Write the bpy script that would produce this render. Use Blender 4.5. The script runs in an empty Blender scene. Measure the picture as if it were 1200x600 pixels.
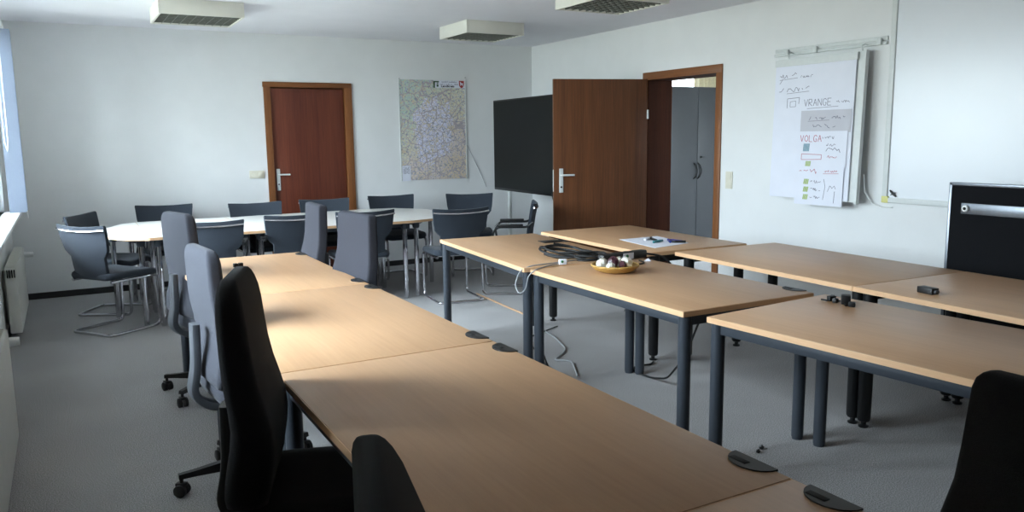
import bpy, bmesh, math, random
from mathutils import Vector, Matrix
PI = math.pi
C = bpy.context.scene.collection
rad = math.radians

# ------------------------------------------------------------------ materials
MATS = {}
def new_mat(name):
    m = bpy.data.materials.new(name); m.use_nodes = True
    nt = m.node_tree
    return m, nt, nt.nodes['Principled BSDF']

def lin(c):
    return tuple(((v / 12.92) if v <= 0.04045 else ((v + 0.055) / 1.055) ** 2.4) for v in c) + (1.0,)

def mat(name, col, rough=0.5, metal=0.0, var=0.06, scale=30.0, bump=0.0, bscale=None, stretch=(1, 1, 1), coat=0.0, spec=0.5, sheen=0.0):
    """plain surface with a little procedural variation in colour, roughness and relief"""
    if name in MATS: return MATS[name]
    m, nt, b = new_mat(name); N = nt.nodes; L = nt.links
    tc = N.new('ShaderNodeTexCoord'); mp = N.new('ShaderNodeMapping'); mp.inputs['Scale'].default_value = stretch
    L.new(tc.outputs['Object'], mp.inputs['Vector'])
    nz = N.new('ShaderNodeTexNoise'); nz.inputs['Scale'].default_value = scale; nz.inputs['Detail'].default_value = 4
    L.new(mp.outputs['Vector'], nz.inputs['Vector'])
    cr = N.new('ShaderNodeValToRGB')
    c = lin(col)
    cr.color_ramp.elements[0].position = .3; cr.color_ramp.elements[1].position = .7
    cr.color_ramp.elements[0].color = tuple(v * (1 - var) for v in c[:3]) + (1,)
    cr.color_ramp.elements[1].color = tuple(min(1, v * (1 + var)) for v in c[:3]) + (1,)
    L.new(nz.outputs['Fac'], cr.inputs['Fac']); L.new(cr.outputs['Color'], b.inputs['Base Color'])
    b.inputs['Roughness'].default_value = rough; b.inputs['Metallic'].default_value = metal
    b.inputs['Specular IOR Level'].default_value = spec
    if coat: b.inputs['Coat Weight'].default_value = coat
    if sheen: b.inputs['Sheen Weight'].default_value = sheen; b.inputs['Sheen Roughness'].default_value = .5
    if bump:
        nb = N.new('ShaderNodeTexNoise'); nb.inputs['Scale'].default_value = bscale or scale * 4; nb.inputs['Detail'].default_value = 3
        L.new(mp.outputs['Vector'], nb.inputs['Vector'])
        bp = N.new('ShaderNodeBump'); bp.inputs['Strength'].default_value = bump; bp.inputs['Distance'].default_value = .004
        L.new(nb.outputs['Fac'], bp.inputs['Height']); L.new(bp.outputs['Normal'], b.inputs['Normal'])
    MATS[name] = m
    return m

def wood(name, c1, c2, grain=(90, 3, 90), rough=0.4, fine=0.5, spec=0.5, coat=0.0):
    if name in MATS: return MATS[name]
    m, nt, b = new_mat(name); N = nt.nodes; L = nt.links
    tc = N.new('ShaderNodeTexCoord'); mp = N.new('ShaderNodeMapping'); mp.inputs['Scale'].default_value = grain
    L.new(tc.outputs['Object'], mp.inputs['Vector'])
    n1 = N.new('ShaderNodeTexNoise'); n1.inputs['Scale'].default_value = 1.0; n1.inputs['Detail'].default_value = 5; n1.inputs['Roughness'].default_value = .65
    L.new(mp.outputs['Vector'], n1.inputs['Vector'])
    mp2 = N.new('ShaderNodeMapping'); mp2.inputs['Scale'].default_value = tuple(g * .12 for g in grain)
    L.new(tc.outputs['Object'], mp2.inputs['Vector'])
    n2 = N.new('ShaderNodeTexNoise'); n2.inputs['Scale'].default_value = 1.0; n2.inputs['Detail'].default_value = 2
    L.new(mp2.outputs['Vector'], n2.inputs['Vector'])
    mx = N.new('ShaderNodeMix'); mx.data_type = 'FLOAT'; mx.inputs['Factor'].default_value = fine
    L.new(n2.outputs['Fac'], mx.inputs['A']); L.new(n1.outputs['Fac'], mx.inputs['B'])
    cr = N.new('ShaderNodeValToRGB')
    cr.color_ramp.elements[0].position = .33; cr.color_ramp.elements[1].position = .67
    cr.color_ramp.elements[0].color = lin(c1); cr.color_ramp.elements[1].color = lin(c2)
    L.new(mx.outputs['Result'], cr.inputs['Fac']); L.new(cr.outputs['Color'], b.inputs['Base Color'])
    b.inputs['Roughness'].default_value = rough; b.inputs['Specular IOR Level'].default_value = spec
    if coat: b.inputs['Coat Weight'].default_value = coat
    bp = N.new('ShaderNodeBump'); bp.inputs['Strength'].default_value = .08; bp.inputs['Distance'].default_value = .001
    L.new(n1.outputs['Fac'], bp.inputs['Height']); L.new(bp.outputs['Normal'], b.inputs['Normal'])
    MATS[name] = m
    return m

def carpet():
    m, nt, b = new_mat('carpet'); N = nt.nodes; L = nt.links
    tc = N.new('ShaderNodeTexCoord')
    n1 = N.new('ShaderNodeTexNoise'); n1.inputs['Scale'].default_value = 210; n1.inputs['Detail'].default_value = 3
    n2 = N.new('ShaderNodeTexNoise'); n2.inputs['Scale'].default_value = 1.6; n2.inputs['Detail'].default_value = 4
    for n in (n1, n2): L.new(tc.outputs['Object'], n.inputs['Vector'])
    cr = N.new('ShaderNodeValToRGB'); e = cr.color_ramp.elements
    e[0].position = .32; e[1].position = .70
    e[0].color = lin((.43, .425, .425)); e[1].color = lin((.78, .775, .775))
    L.new(n1.outputs['Fac'], cr.inputs['Fac'])
    cr2 = N.new('ShaderNodeValToRGB'); cr2.color_ramp.elements[0].position = .3; cr2.color_ramp.elements[1].position = .7
    cr2.color_ramp.elements[0].color = (.86, .86, .86, 1); cr2.color_ramp.elements[1].color = (1, 1, 1, 1)
    L.new(n2.outputs['Fac'], cr2.inputs['Fac'])
    mx = N.new('ShaderNodeMix'); mx.data_type = 'RGBA'; mx.blend_type = 'MULTIPLY'; mx.inputs['Factor'].default_value = 1
    L.new(cr.outputs['Color'], mx.inputs['A']); L.new(cr2.outputs['Color'], mx.inputs['B'])
    L.new(mx.outputs['Result'], b.inputs['Base Color'])
    b.inputs['Roughness'].default_value = .95; b.inputs['Specular IOR Level'].default_value = .15
    bp = N.new('ShaderNodeBump'); bp.inputs['Strength'].default_value = .6; bp.inputs['Distance'].default_value = .006
    L.new(n1.outputs['Fac'], bp.inputs['Height']); L.new(bp.outputs['Normal'], b.inputs['Normal'])
    return m

def glass():
    m, nt, b = new_mat('window_glass'); N = nt.nodes; L = nt.links
    N.remove(b)
    t = N.new('ShaderNodeBsdfTransparent'); t.inputs['Color'].default_value = (.93, .96, .95, 1)
    g = N.new('ShaderNodeBsdfGlossy'); g.inputs['Roughness'].default_value = .02
    f = N.new('ShaderNodeFresnel'); f.inputs['IOR'].default_value = 1.45
    mx = N.new('ShaderNodeMixShader')
    L.new(f.outputs['Fac'], mx.inputs['Fac']); L.new(t.outputs['BSDF'], mx.inputs[1]); L.new(g.outputs['BSDF'], mx.inputs[2])
    L.new(mx.outputs['Shader'], N['Material Output'].inputs['Surface'])
    return m

def map_mat():
    """printed road map: tinted country with a pale lilac district and a web of roads"""
    m, nt, b = new_mat('printed_map'); N = nt.nodes; L = nt.links
    tc = N.new('ShaderNodeTexCoord')
    def noise(s, d=3, off=0):
        mp = N.new('ShaderNodeMapping'); mp.inputs['Location'].default_value = (off, off * 2, 0)
        L.new(tc.outputs['Object'], mp.inputs['Vector'])
        n = N.new('ShaderNodeTexNoise'); n.inputs['Scale'].default_value = s; n.inputs['Detail'].default_value = d
        L.new(mp.outputs['Vector'], n.inputs['Vector']); return n
    base = noise(3.2, 3, 3)
    sep = N.new('ShaderNodeSeparateXYZ'); L.new(tc.outputs['Object'], sep.inputs['Vector'])
    # green towards upper left, ochre lower right
    ad = N.new('ShaderNodeMath'); ad.operation = 'MULTIPLY_ADD'; ad.inputs[1].default_value = -.5; ad.inputs[2].default_value = .5
    df = N.new('ShaderNodeMath'); df.operation = 'SUBTRACT'; L.new(sep.outputs['Z'], df.inputs[0]); L.new(sep.outputs['X'], df.inputs[1])
    L.new(df.outputs[0], ad.inputs[0])
    mxf = N.new('ShaderNodeMix'); mxf.data_type = 'FLOAT'; mxf.inputs['Factor'].default_value = .45
    L.new(ad.outputs[0], mxf.inputs['A']); L.new(base.outputs['Fac'], mxf.inputs['B'])
    cr = N.new('ShaderNodeValToRGB'); e = cr.color_ramp.elements
    e[0].position = .25; e[0].color = lin((.72, .82, .76)); e[1].position = .72; e[1].color = lin((.87, .80, .68))
    k = e.new(.48); k.color = lin((.86, .86, .76)); k = e.new(.60); k.color = lin((.88, .83, .80))
    L.new(mxf.outputs['Result'], cr.inputs['Fac'])
    # district: ellipse with a ragged border
    mp = N.new('ShaderNodeMapping'); mp.inputs['Location'].default_value = (.04, 0, .02); mp.inputs['Scale'].default_value = (3.0, 0, 1.95)
    L.new(tc.outputs['Object'], mp.inputs['Vector'])
    ln = N.new('ShaderNodeVectorMath'); ln.operation = 'LENGTH'; L.new(mp.outputs['Vector'], ln.inputs[0])
    rg = noise(7, 4, 1)
    sm = N.new('ShaderNodeMath'); sm.operation = 'MULTIPLY_ADD'; sm.inputs[1].default_value = .9
    L.new(rg.outputs['Fac'], sm.inputs[0]); L.new(ln.outputs['Value'], sm.inputs[2])
    st = N.new('ShaderNodeMath'); st.operation = 'LESS_THAN'; st.inputs[1].default_value = 1.22
    L.new(sm.outputs[0], st.inputs[0])
    lil = N.new('ShaderNodeMix'); lil.data_type = 'RGBA'; L.new(st.outputs[0], lil.inputs['Factor'])
    L.new(cr.outputs['Color'], lil.inputs['A']); lil.inputs['B'].default_value = lin((.89, .885, .95))
    # roads
    def web(scale, th, col, prev):
        v = N.new('ShaderNodeTexVoronoi'); v.feature = 'DISTANCE_TO_EDGE'; v.inputs['Scale'].default_value = scale
        w = noise(12, 2, scale); wm = N.new('ShaderNodeMix'); wm.data_type = 'VECTOR'; wm.inputs['Factor'].default_value = .04
        L.new(tc.outputs['Object'], wm.inputs['A']); L.new(w.outputs['Color'], wm.inputs['B'])
        L.new(wm.outputs['Result'], v.inputs['Vector'])
        t = N.new('ShaderNodeMath'); t.operation = 'LESS_THAN'; t.inputs[1].default_value = th; L.new(v.outputs['Distance'], t.inputs[0])
        x = N.new('ShaderNodeMix'); x.data_type = 'RGBA'; L.new(t.outputs[0], x.inputs['Factor']); L.new(prev, x.inputs['A']); x.inputs['B'].default_value = lin(col)
        return x.outputs['Result']
    o = web(34, .06, (.70, .70, .79), lil.outputs['Result'])
    o = web(16, .04, (.82, .77, .68), o)
    o = web(7, .025, (.70, .66, .68), o)
    sp = noise(55, 2, 9); t = N.new('ShaderNodeMath'); t.operation = 'GREATER_THAN'; t.inputs[1].default_value = .62; L.new(sp.outputs['Fac'], t.inputs[0])
    x = N.new('ShaderNodeMix'); x.data_type = 'RGBA'; L.new(t.outputs[0], x.inputs['Factor']); L.new(o, x.inputs['A']); x.inputs['B'].default_value = lin((.58, .60, .65))
    L.new(x.outputs['Result'], b.inputs['Base Color'])
    b.inputs['Roughness'].default_value = .45
    return m

M_WALL = mat('wall_paint', (.885, .89, .89), .9, var=.015, scale=5, bump=.35, bscale=130, spec=.2)
M_CEIL = mat('ceiling_paint', (.90, .90, .92), .9, var=.015, scale=4, bump=.2, bscale=120, spec=.2)
M_CARPET = carpet()
M_BASE = mat('black_skirting', (.12, .12, .13), .5)
M_BEECH = wood('beech_top', (.715, .562, .422), (.77, .615, .468), (70, 3.0, 70), .38, .55, spec=.45)
M_BEECH_EDGE = wood('beech_edge', (.83, .66, .50), (.89, .73, .57), (12, 12, 160), .45)
M_GREYTOP = mat('pale_laminate', (.82, .81, .79), .28, var=.02, scale=14, spec=.5)
M_STEEL_GREY = mat('anthracite_steel', (.235, .255, .285), .38, .25, var=.05, scale=20, bump=.05, bscale=300)
M_BLACK_STEEL = mat('black_steel', (.075, .078, .085), .42, .2, var=.08, scale=20)
M_BLACK_PLASTIC = mat('black_plastic', (.075, .075, .08), .45, var=.1, scale=30, bump=.08, bscale=400)
M_GREY_PLASTIC = mat('grey_plastic', (.27, .28, .30), .42, var=.06, scale=30, bump=.08, bscale=400)
M_CHROME = mat('chrome', (.80, .80, .82), .12, 1.0, var=.03, scale=8)
M_SILVER = mat('brushed_aluminium', (.50, .52, .55), .32, .85, var=.05, scale=60, stretch=(1, 1, .05))
M_FAB_GREY = mat('blue_grey_cloth', (.205, .212, .242), .9, var=.12, scale=260, bump=.35, bscale=700, spec=.2, sheen=.08)
M_FAB_GREY_SHADED = mat('shaded_grey_cloth', (.20, .203, .228), .92, var=.12, scale=260, bump=.35, bscale=700, spec=.15)  # office-chair cloth with the shade opposite the window pier put into its colour
M_FAB_DARK = mat('charcoal_cloth', (.155, .16, .185), .92, var=.16, scale=260, bump=.35, bscale=700, spec=.15, sheen=.12)
M_FAB_BLACK = mat('black_cloth', (.105, .105, .115), .92, var=.18, scale=260, bump=.35, bscale=700, spec=.12, sheen=.06)
M_FAB_CANT = mat('dark_blue_cloth', (.175, .20, .235), .85, var=.14, scale=260, bump=.3, bscale=700, spec=.25, sheen=.1)
M_DOOR = wood('dark_mahogany_veneer', (.31, .18, .10), (.44, .27, .155), (75, 75, 2.4), .42, .6, spec=.4)
M_DOOR_RED = wood('red_mahogany_veneer', (.32, .145, .10), (.45, .235, .165), (60, 60, 2.2), .4, .5, spec=.4)
M_FRAME = wood('door_frame_veneer', (.41, .25, .135), (.54, .34, .19), (60, 60, 2.5), .42, .55, spec=.4)
M_FRAME_H = wood('door_frame_veneer_across', (.41, .25, .135), (.54, .34, .19), (2.5, 2.5, 60), .42, .55, spec=.4)
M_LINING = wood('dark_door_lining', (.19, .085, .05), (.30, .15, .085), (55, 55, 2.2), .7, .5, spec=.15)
M_SCREEN = mat('dark_display_glass', (.05, .062, .06), .35, var=.05, scale=3, spec=.2)
M_BEZEL = mat('black_bezel', (.05, .05, .055), .35, var=.08, scale=30)
M_WHITE_PAINT = mat('white_enamel', (.88, .885, .88), .35, var=.02, scale=20)
M_CREAM = mat('cream_plastic', (.85, .835, .77), .4, var=.02, scale=20)
M_RADIATOR = mat('radiator_enamel', (.80, .80, .77), .38, var=.03, scale=12)
M_DARK = mat('dark_gap', (.05, .05, .05), .8, var=.05)
M_WHITEBOARD = mat('whiteboard_enamel', (.87, .885, .905), .25, var=.01, scale=4)
M_ALU_WHITE = mat('pale_aluminium', (.82, .835, .83), .45, .0, var=.03, scale=30)
M_PAPER = mat('white_paper', (.88, .89, .93), .85, var=.015, scale=9, spec=.2)
M_PAPER_TINT = mat('grey_paper', (.77, .77, .80), .85, var=.03, scale=9, spec=.2)
M_INK = mat('black_marker_ink', (.45, .45, .51), .7)
M_INK_RED = mat('red_marker_ink', (.72, .42, .48), .7)
M_INK_GREEN = mat('yellow_green_marker_ink', (.66, .74, .45), .7)
M_INK_BLUE = mat('blue_marker_ink', (.45, .60, .66), .7)
M_CABINET = mat('dark_grey_cabinet', (.225, .232, .245), .5, var=.03, scale=6)
M_BLIND = mat('blue_grey_blind_cloth', (.52, .56, .63), .9, var=.05, scale=200, bump=.15, bscale=600)
M_LIGHT_HOUSING = mat('cream_white_housing', (.84, .835, .80), .5, var=.02, scale=10)
M_LOUVRE = mat('louvre_metal', (.62, .63, .60), .25, .7, var=.04, scale=20)
M_DIFF_OFF = mat('unlit_tube', (.78, .79, .77), .4, var=.02)
M_CORD = mat('black_cable', (.045, .045, .05), .6, var=.1, scale=40)
M_CORD_GREY = mat('grey_cable', (.56, .57, .58), .5, var=.05, scale=40)
M_CORD_TAN = mat('tan_cable', (.63, .50, .38), .6, var=.05, scale=40)
M_WICKER = mat('golden_wicker', (.72, .57, .30), .55, var=.25, scale=160, bump=.5, bscale=300)
M_WRAP = mat('white_wrapper', (.88, .87, .83), .3, var=.06, scale=60)
M_WRAP_PURPLE = mat('purple_brown_wrapper', (.29, .17, .20), .3, var=.2, scale=60)
M_GREEN = mat('green_print', (.13, .43, .28), .5)
M_DKGREEN = mat('dark_green_print', (.22, .33, .24), .5)
M_RED = mat('red_print', (.62, .16, .15), .5)
M_TEAL = mat('teal_plastic', (.08, .42, .45), .35)
M_PURPLE = mat('violet_plastic', (.24, .20, .52), .35)
M_BLUE = mat('blue_plastic', (.10, .17, .48), .35)
M_YELLOW = mat('pale_yellow_plastic', (.84, .82, .52), .5)
M_CURTAIN = mat('cream_curtain', (.86, .82, .70), .9, var=.08, scale=60)
M_BOARD = mat('black_felt', (.085, .088, .10), .95, var=.2, scale=300, bump=.3, bscale=600, spec=.15)
M_GLASS = glass()
M_MAP = map_mat()

# ------------------------------------------------------------------ mesh building
class B:
    def __init__(self): self.bm = bmesh.new()
    def box(self, c, s, bev=0.0, rot=None, seg=2):
        r = bmesh.ops.create_cube(self.bm, size=1.0)
        vs = r['verts']
        m = Matrix.Translation(Vector(c)) @ (rot.to_4x4() if rot else Matrix.Identity(4)) @ Matrix.Diagonal(Vector((s[0], s[1], s[2], 1)))
        bmesh.ops.transform(self.bm, matrix=m, verts=vs)
        if bev:
            es = list({e for v in vs for e in v.link_edges})
            bmesh.ops.bevel(self.bm, geom=es, offset=bev, segments=seg, profile=.5, affect='EDGES')
        return self
    def rings(self, rings, cap=True, closed=False):
        bm = self.bm
        R = [[bm.verts.new(p) for p in r] for r in rings]
        n = len(R[0])
        for a, b in zip(R, R[1:] + ([R[0]] if closed else [])):
            for i in range(n):
                try: bm.faces.new((a[i], a[(i + 1) % n], b[(i + 1) % n], b[i]))
                except ValueError: pass
        if cap and not closed:
            try: bm.faces.new(list(reversed(R[0])))
            except ValueError: pass
            try: bm.faces.new(R[-1])
            except ValueError: pass
        return self
    def tube(self, pts, r, n=8, closed=False, fillet=0.0, fseg=5):
        P = [Vector(p) for p in pts]
        if fillet: P = round_path(P, fillet, fseg, closed)
        m = len(P); rings = []
        t0 = None; u = None
        for i in range(m):
            if closed: t = (P[(i + 1) % m] - P[i - 1]).normalized()
            elif i == 0: t = (P[1] - P[0]).normalized()
            elif i == m - 1: t = (P[-1] - P[-2]).normalized()
            else: t = ((P[i + 1] - P[i]).normalized() + (P[i] - P[i - 1]).normalized()).normalized()
            if u is None:
                a = Vector((0, 0, 1)) if abs(t.z) < .9 else Vector((1, 0, 0))
                u = (a - t * a.dot(t)).normalized()
            else:
                u = (u - t * u.dot(t)).normalized()
            v = t.cross(u)
            rr = r(i / (m - 1)) if callable(r) else r
            rings.append([P[i] + (u * math.cos(2 * PI * k / n) + v * math.sin(2 * PI * k / n)) * rr for k in range(n)])
        return self.rings(rings, True, closed)
    def cyl(self, p0, p1, r0, r1=None, n=20):
        r1 = r0 if r1 is None else r1
        return self.tube([p0, p1], lambda t: r0 + (r1 - r0) * t, n)
    def lathe(self, prof, c=(0, 0, 0), n=24, cap=True):
        return self.rings([[Vector((c[0] + r * math.cos(2 * PI * k / n), c[1] + r * math.sin(2 * PI * k / n), c[2] + z)) for k in range(n)] for r, z in prof], cap)
    def prism(self, poly, z0, z1):
        return self.rings([[Vector((x, y, z0)) for x, y in poly], [Vector((x, y, z1)) for x, y in poly]])
    def face(self, pts):
        self.bm.faces.new([self.bm.verts.new(p) for p in pts]); return self
    def xf(self, m):
        bmesh.ops.transform(self.bm, matrix=m, verts=self.bm.verts); return self

def round_path(P, r, seg, closed=False):
    out = []
    n = len(P)
    for i in range(n):
        if not closed and i in (0, n - 1): out.append(P[i]); continue
        a, b, c = P[i - 1], P[i], P[(i + 1) % n]
        d1, d2 = (a - b), (c - b)
        if d1.length < 1e-6 or d2.length < 1e-6: continue
        rr = min(r, d1.length * .45, d2.length * .45)
        p, q = b + d1.normalized() * rr, b + d2.normalized() * rr
        for k in range(seg + 1):
            t = k / seg
            out.append(p * (1 - t) ** 2 + b * 2 * t * (1 - t) + q * t * t)
    return out

def rrect(w, h, r, n=4):
    """rounded rectangle outline, centred, counter-clockwise"""
    r = min(r, w / 2 * .999, h / 2 * .999); o = []
    for cx, cy, a0 in ((w / 2 - r, h / 2 - r, 0), (-w / 2 + r, h / 2 - r, 90), (-w / 2 + r, -h / 2 + r, 180), (w / 2 - r, -h / 2 + r, 270)):
        for k in range(n + 1):
            a = rad(a0 + 90 * k / n); o.append((cx + r * math.cos(a), cy + r * math.sin(a)))
    return o

def obj(name, b, m, parent=None, ang=38, **props):
    bm = b.bm
    bmesh.ops.recalc_face_normals(bm, faces=bm.faces)
    me = bpy.data.meshes.new(name); bm.to_mesh(me); bm.free()
    me.materials.append(m)
    me.shade_smooth(); me.set_sharp_from_angle(angle=rad(ang))
    o = bpy.data.objects.new(name, me); C.objects.link(o)
    if parent: o.parent = parent
    for k, v in props.items(): o[k] = v
    return o

def thing(name, label, cat, loc=(0, 0, 0), rz=0.0, group=None):
    o = bpy.data.objects.new(name, None); C.objects.link(o)
    o.empty_display_size = .1
    o.location = loc; o.rotation_euler = (0, 0, rz); o['label'] = label; o['category'] = cat
    if group: o['group'] = group
    return o

def tag(o, label, cat, group=None):
    o['label'] = label; o['category'] = cat
    if group: o['group'] = group
    return o

def struct(name, b, m, parent=None, **kw):
    o = obj(name, b, m, parent, **kw)
    if not parent: o['kind'] = 'structure'
    return o

def struct_empty(name, loc=(0, 0, 0), rz=0.0):
    o = bpy.data.objects.new(name, None); C.objects.link(o); o.location = loc; o.rotation_euler = (0, 0, rz); o['kind'] = 'structure'
    return o

def dup(root, loc, rz, label, group=None):
    r = root.copy(); C.objects.link(r); r.location = loc; r.rotation_euler = (0, 0, rz); r['label'] = label
    if group: r['group'] = group
    for ch in list(root.children):
        c = ch.copy(); C.objects.link(c); c.parent = r
        for g in list(ch.children):
            d = g.copy(); C.objects.link(d); d.parent = c
    return r

# ------------------------------------------------------------------ room numbers (metres)
XL, XR, YB, YF, ZC = -0.48, 5.234, 8.826, -2.3, 2.60
H = 0.735          # table height

# ------------------------------------------------------------------ room shell
struct('floor', B().box((2.4, 3.3, -.05), (5.9, 11.4, .1)), M_CARPET)
struct('ceiling', B().box((2.4, 3.3, ZC + .05), (5.9, 11.4, .1)), M_CEIL)

def wall_holes(axis, pos, thick, a0, a1, holes, z0=0.0, z1=ZC):
    """wall slab on plane axis=pos .. pos+thick, running a0..a1, with rectangular holes (h0,h1,zb,zt)"""
    b = B()
    def blk(p, q, zb, zt):
        if q - p < 1e-4 or zt - zb < 1e-4: return
        c = [(pos + thick / 2), (p + q) / 2, (zb + zt) / 2]; s = [abs(thick), q - p, zt - zb]
        if axis == 'y': c[0], c[1] = c[1], c[0]; s[0], s[1] = s[1], s[0]
        b.box(c, s)
    cur = a0
    for h0, h1, zb, zt in sorted(holes):
        blk(cur, h0, z0, z1); blk(h0, h1, z0, zb); blk(h0, h1, zt, z1); cur = h1
    blk(cur, a1, z0, z1)
    return b

WIN = [(2.60, 4.45, .90, 2.48), (5.05, 8.20, .90, 2.48)]
D1 = (1.955, 2.835, 0.0, 2.06)       # back wall door hole (x range)
D2 = (5.52, 6.53, 0.0, 2.06)         # right wall door hole (y range)
struct('wall_back', wall_holes('y', YB, .30, XL - .3, XR + .3, [D1]), M_WALL)
struct('wall_right', wall_holes('x', XR, .30, YF, YB, [D2]), M_WALL)
struct('wall_left', wall_holes('x', XL, -.22, YF, YB, WIN), M_WALL)
struct('wall_front', wall_holes('y', YF, -.20, XL - .3, XR + .3, []), M_WALL)
struct('baseboard_back', B().box(((XL + D1[0] - .04) / 2, YB - .007, .03), (D1[0] - .04 - XL, .014, .06)).box(((D1[1] + .05 + XR) / 2, YB - .007, .03), (XR - D1[1] - .05, .014, .06)), M_BASE)
struct('baseboard_right', B().box((XR - .007, (D2[1] + .06 + YB) / 2, .03), (.014, YB - D2[1] - .06, .06)).box((XR - .007, (YF + D2[0] - .06) / 2, .03), (.014, D2[0] - .06 - YF, .06)), M_BASE)
struct('baseboard_left', B().box((XL + .007, (YF + YB) / 2, .03), (.014, YB - YF, .06)), M_BASE)

# windows in the left wall
for i, (y0, y1, z0, z1) in enumerate(WIN):
    w = struct_empty('window_%d' % (i + 1), (XL - .12, (y0 + y1) / 2, z0))
    L_ = y1 - y0; h = z1 - z0
    f = B()
    for yy in (-L_ / 2 + .03, L_ / 2 - .03): f.box((0, yy, h / 2), (.07, .06, h), .004)
    for zz in (.03, h - .03): f.box((0, 0, zz), (.07, L_, .06), .004)
    for k in (-1, 1): f.box((0, k * L_ / 6, h / 2), (.07, .10, h), .004)
    obj('window_frame', f, M_WHITE_PAINT, w)
    for k in (-1, 0, 1):
        obj('pane', B().box((0, k * L_ / 3, h / 2), (.012, L_ / 3 - .06, h - .08)), M_GLASS, w)
        hb = B().box((.045, k * L_ / 3 - L_ / 6 + .045, h * .45), (.02, .03, .07), .004).box((.06, k * L_ / 3 - L_ / 6 + .045, h * .45 - .05), (.016, .02, .12), .005)
        obj('window_handle', hb, M_WHITE_PAINT, w)
    obj('window_sill', B().box((.145, 0, -.015), (.20, L_ + .06, .03), .006), M_WHITE_PAINT, w)

# vertical blind, its slats gathered and turned across at the far end of the far window
vb = thing('vertical_blind', 'grey-blue vertical slat blind bunched at far end of the window', 'blind', (-.365, 8.0, 0))
obj('rail', B().box((0, -1.45, 2.45), (.045, 3.1, .04), .004), M_WHITE_PAINT, vb)
for k in range(5):
    yy = -.05 + k * .045
    obj('slat', B().box((0, yy, 1.665), (.127, .0025, 1.52), rot=Matrix.Rotation(rad(6 - k * 3), 3, 'Z')), M_BLIND, vb)
obj('bottom_chain', B().tube([(.062, -.05, .915), (.064, 0, .85), (.062, .04, .915)], .004, 6), M_WHITE_PAINT, vb)
obj('control_cord', B().tube([(-.04, -.12, 2.42), (-.045, -.125, 1.5), (-.03, -.13, 1.42), (-.02, -.125, 1.5), (-.015, -.12, 2.42)], .004, 6), M_WHITE_PAINT, vb)

# radiators
def radiator(y0, y1, xf, z0, z1, label):
    d = xf - (XL + .03)
    t = thing('radiator', label, 'radiator', (XL + .03 + d / 2, (y0 + y1) / 2, 0))
    L_ = y1 - y0
    body = B().box((0, 0, (z0 + z1) / 2), (d, L_ - .006, z1 - z0), .008)
    obj('panel', body, M_RADIATOR, t)
    g = B()
    n = int(L_ / .035)
    for k in range(n): g.box((0, -L_ / 2 + .02 + k * (L_ - .04) / (n - 1), z1 + .003), (d * .78, .012, .006))
    obj('top_grille', g, M_RADIATOR, t)
    for s in (-1, 1):
        e = B()
        for k in range(4): e.box((-d * .3 + k * d * .2, s * (L_ / 2), z1 - .05), (d * .10, .006, .06))
        obj('end_grille', e, M_DARK, t)
    for s in (-1, 1): obj('bracket', B().box((-d / 2 - .012, s * L_ * .35, (z0 + z1) / 2), (.028, .04, z1 - z0 - .1)), M_RADIATOR, t)
    v = obj('valve', B().cyl((d * .1, L_ / 2 - .002, z1 - .075), (d * .1, L_ / 2 + .04, z1 - .075), .012).cyl((d * .1, L_ / 2 + .04, z1 - .075), (d * .1, L_ / 2 + .04, 0), .009), M_RADIATOR, t)
    obj('thermostat_knob', B().cyl((d * .1, L_ / 2 + .04, z1 - .075), (d * .1 + .02, L_ / 2 + .04, z1 - .075), .016).cyl((d * .1 + .02, L_ / 2 + .04, z1 - .075), (d * .1 + .10, L_ / 2 + .04, z1 - .075), .025, .022, 16), M_WHITE_PAINT, v)
    return t
radiator(1.6, 4.5, -.302, .06, .60, 'white panel radiator nearest the camera, under the near window')
radiator(6.95, 8.25, -.372, .07, .575, 'cream panel radiator in the far corner under the bunched blind')

# closed door in the back wall
d1 = struct_empty('door_1', ((D1[0] + D1[1]) / 2, YB, 0))
w = D1[1] - D1[0]
obj('door_frame', B().box((-w / 2 - .004, .08, 1.03), (.07, .20, 2.06), .003).box((w / 2 + .004, .08, 1.03), (.085, .20, 2.06), .003), M_FRAME, d1)
obj('frame_head', B().box((0, .08, 2.075), (w + .09, .202, .055), .003), M_FRAME_H, d1)
obj('leaf', B().box((-.008, .035, 1.02), (w - .075, .042, 2.035), .002), M_DOOR_RED, d1)
hd = obj('door_handle', B().box((-w / 2 + .075, .010, 1.06), (.038, .010, .235), .003), M_ALU_WHITE, d1)
obj('lever', B().tube([(-w / 2 + .075, .008, 1.115), (-w / 2 + .075, -.045, 1.115), (-w / 2 + .19, -.045, 1.115)], .009, 10, fillet=.015), M_ALU_WHITE, hd)
obj('keyhole', B().cyl((-w / 2 + .075, .006, 1.01), (-w / 2 + .075, .0035, 1.01), .008, n=12), M_DARK, hd)
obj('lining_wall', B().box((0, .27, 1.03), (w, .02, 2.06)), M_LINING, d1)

# open door in the right wall
d2 = struct_empty('door_2', (XR, (D2[0] + D2[1]) / 2, 0))
w = D2[1] - D2[0]
fb = B()
for s in (-1, 1): fb.box((-.006, s * (w / 2 + .022), 1.03), (.016, .075, 2.06), .003)
obj('door_frame', fb, M_FRAME, d2)
obj('frame_head', B().box((-.006, 0, 2.078), (.0165, w + .119, .075), .003), M_FRAME_H, d2)
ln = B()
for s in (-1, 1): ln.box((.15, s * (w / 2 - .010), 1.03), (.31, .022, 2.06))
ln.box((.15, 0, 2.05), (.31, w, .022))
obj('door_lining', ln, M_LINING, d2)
fb = B()
for s in (-1, 1): fb.box((.306, s * (w / 2 + .022), 1.03), (.016, .075, 2.06), .003)
obj('rear_frame', fb, M_FRAME, d2)
lf = thing_leaf = bpy.data.objects.new('leaf', None)
C.objects.unlink(lf) if lf.name in C.objects else None
ang = math.atan2(.285, -.955)
LW = .985
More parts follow.
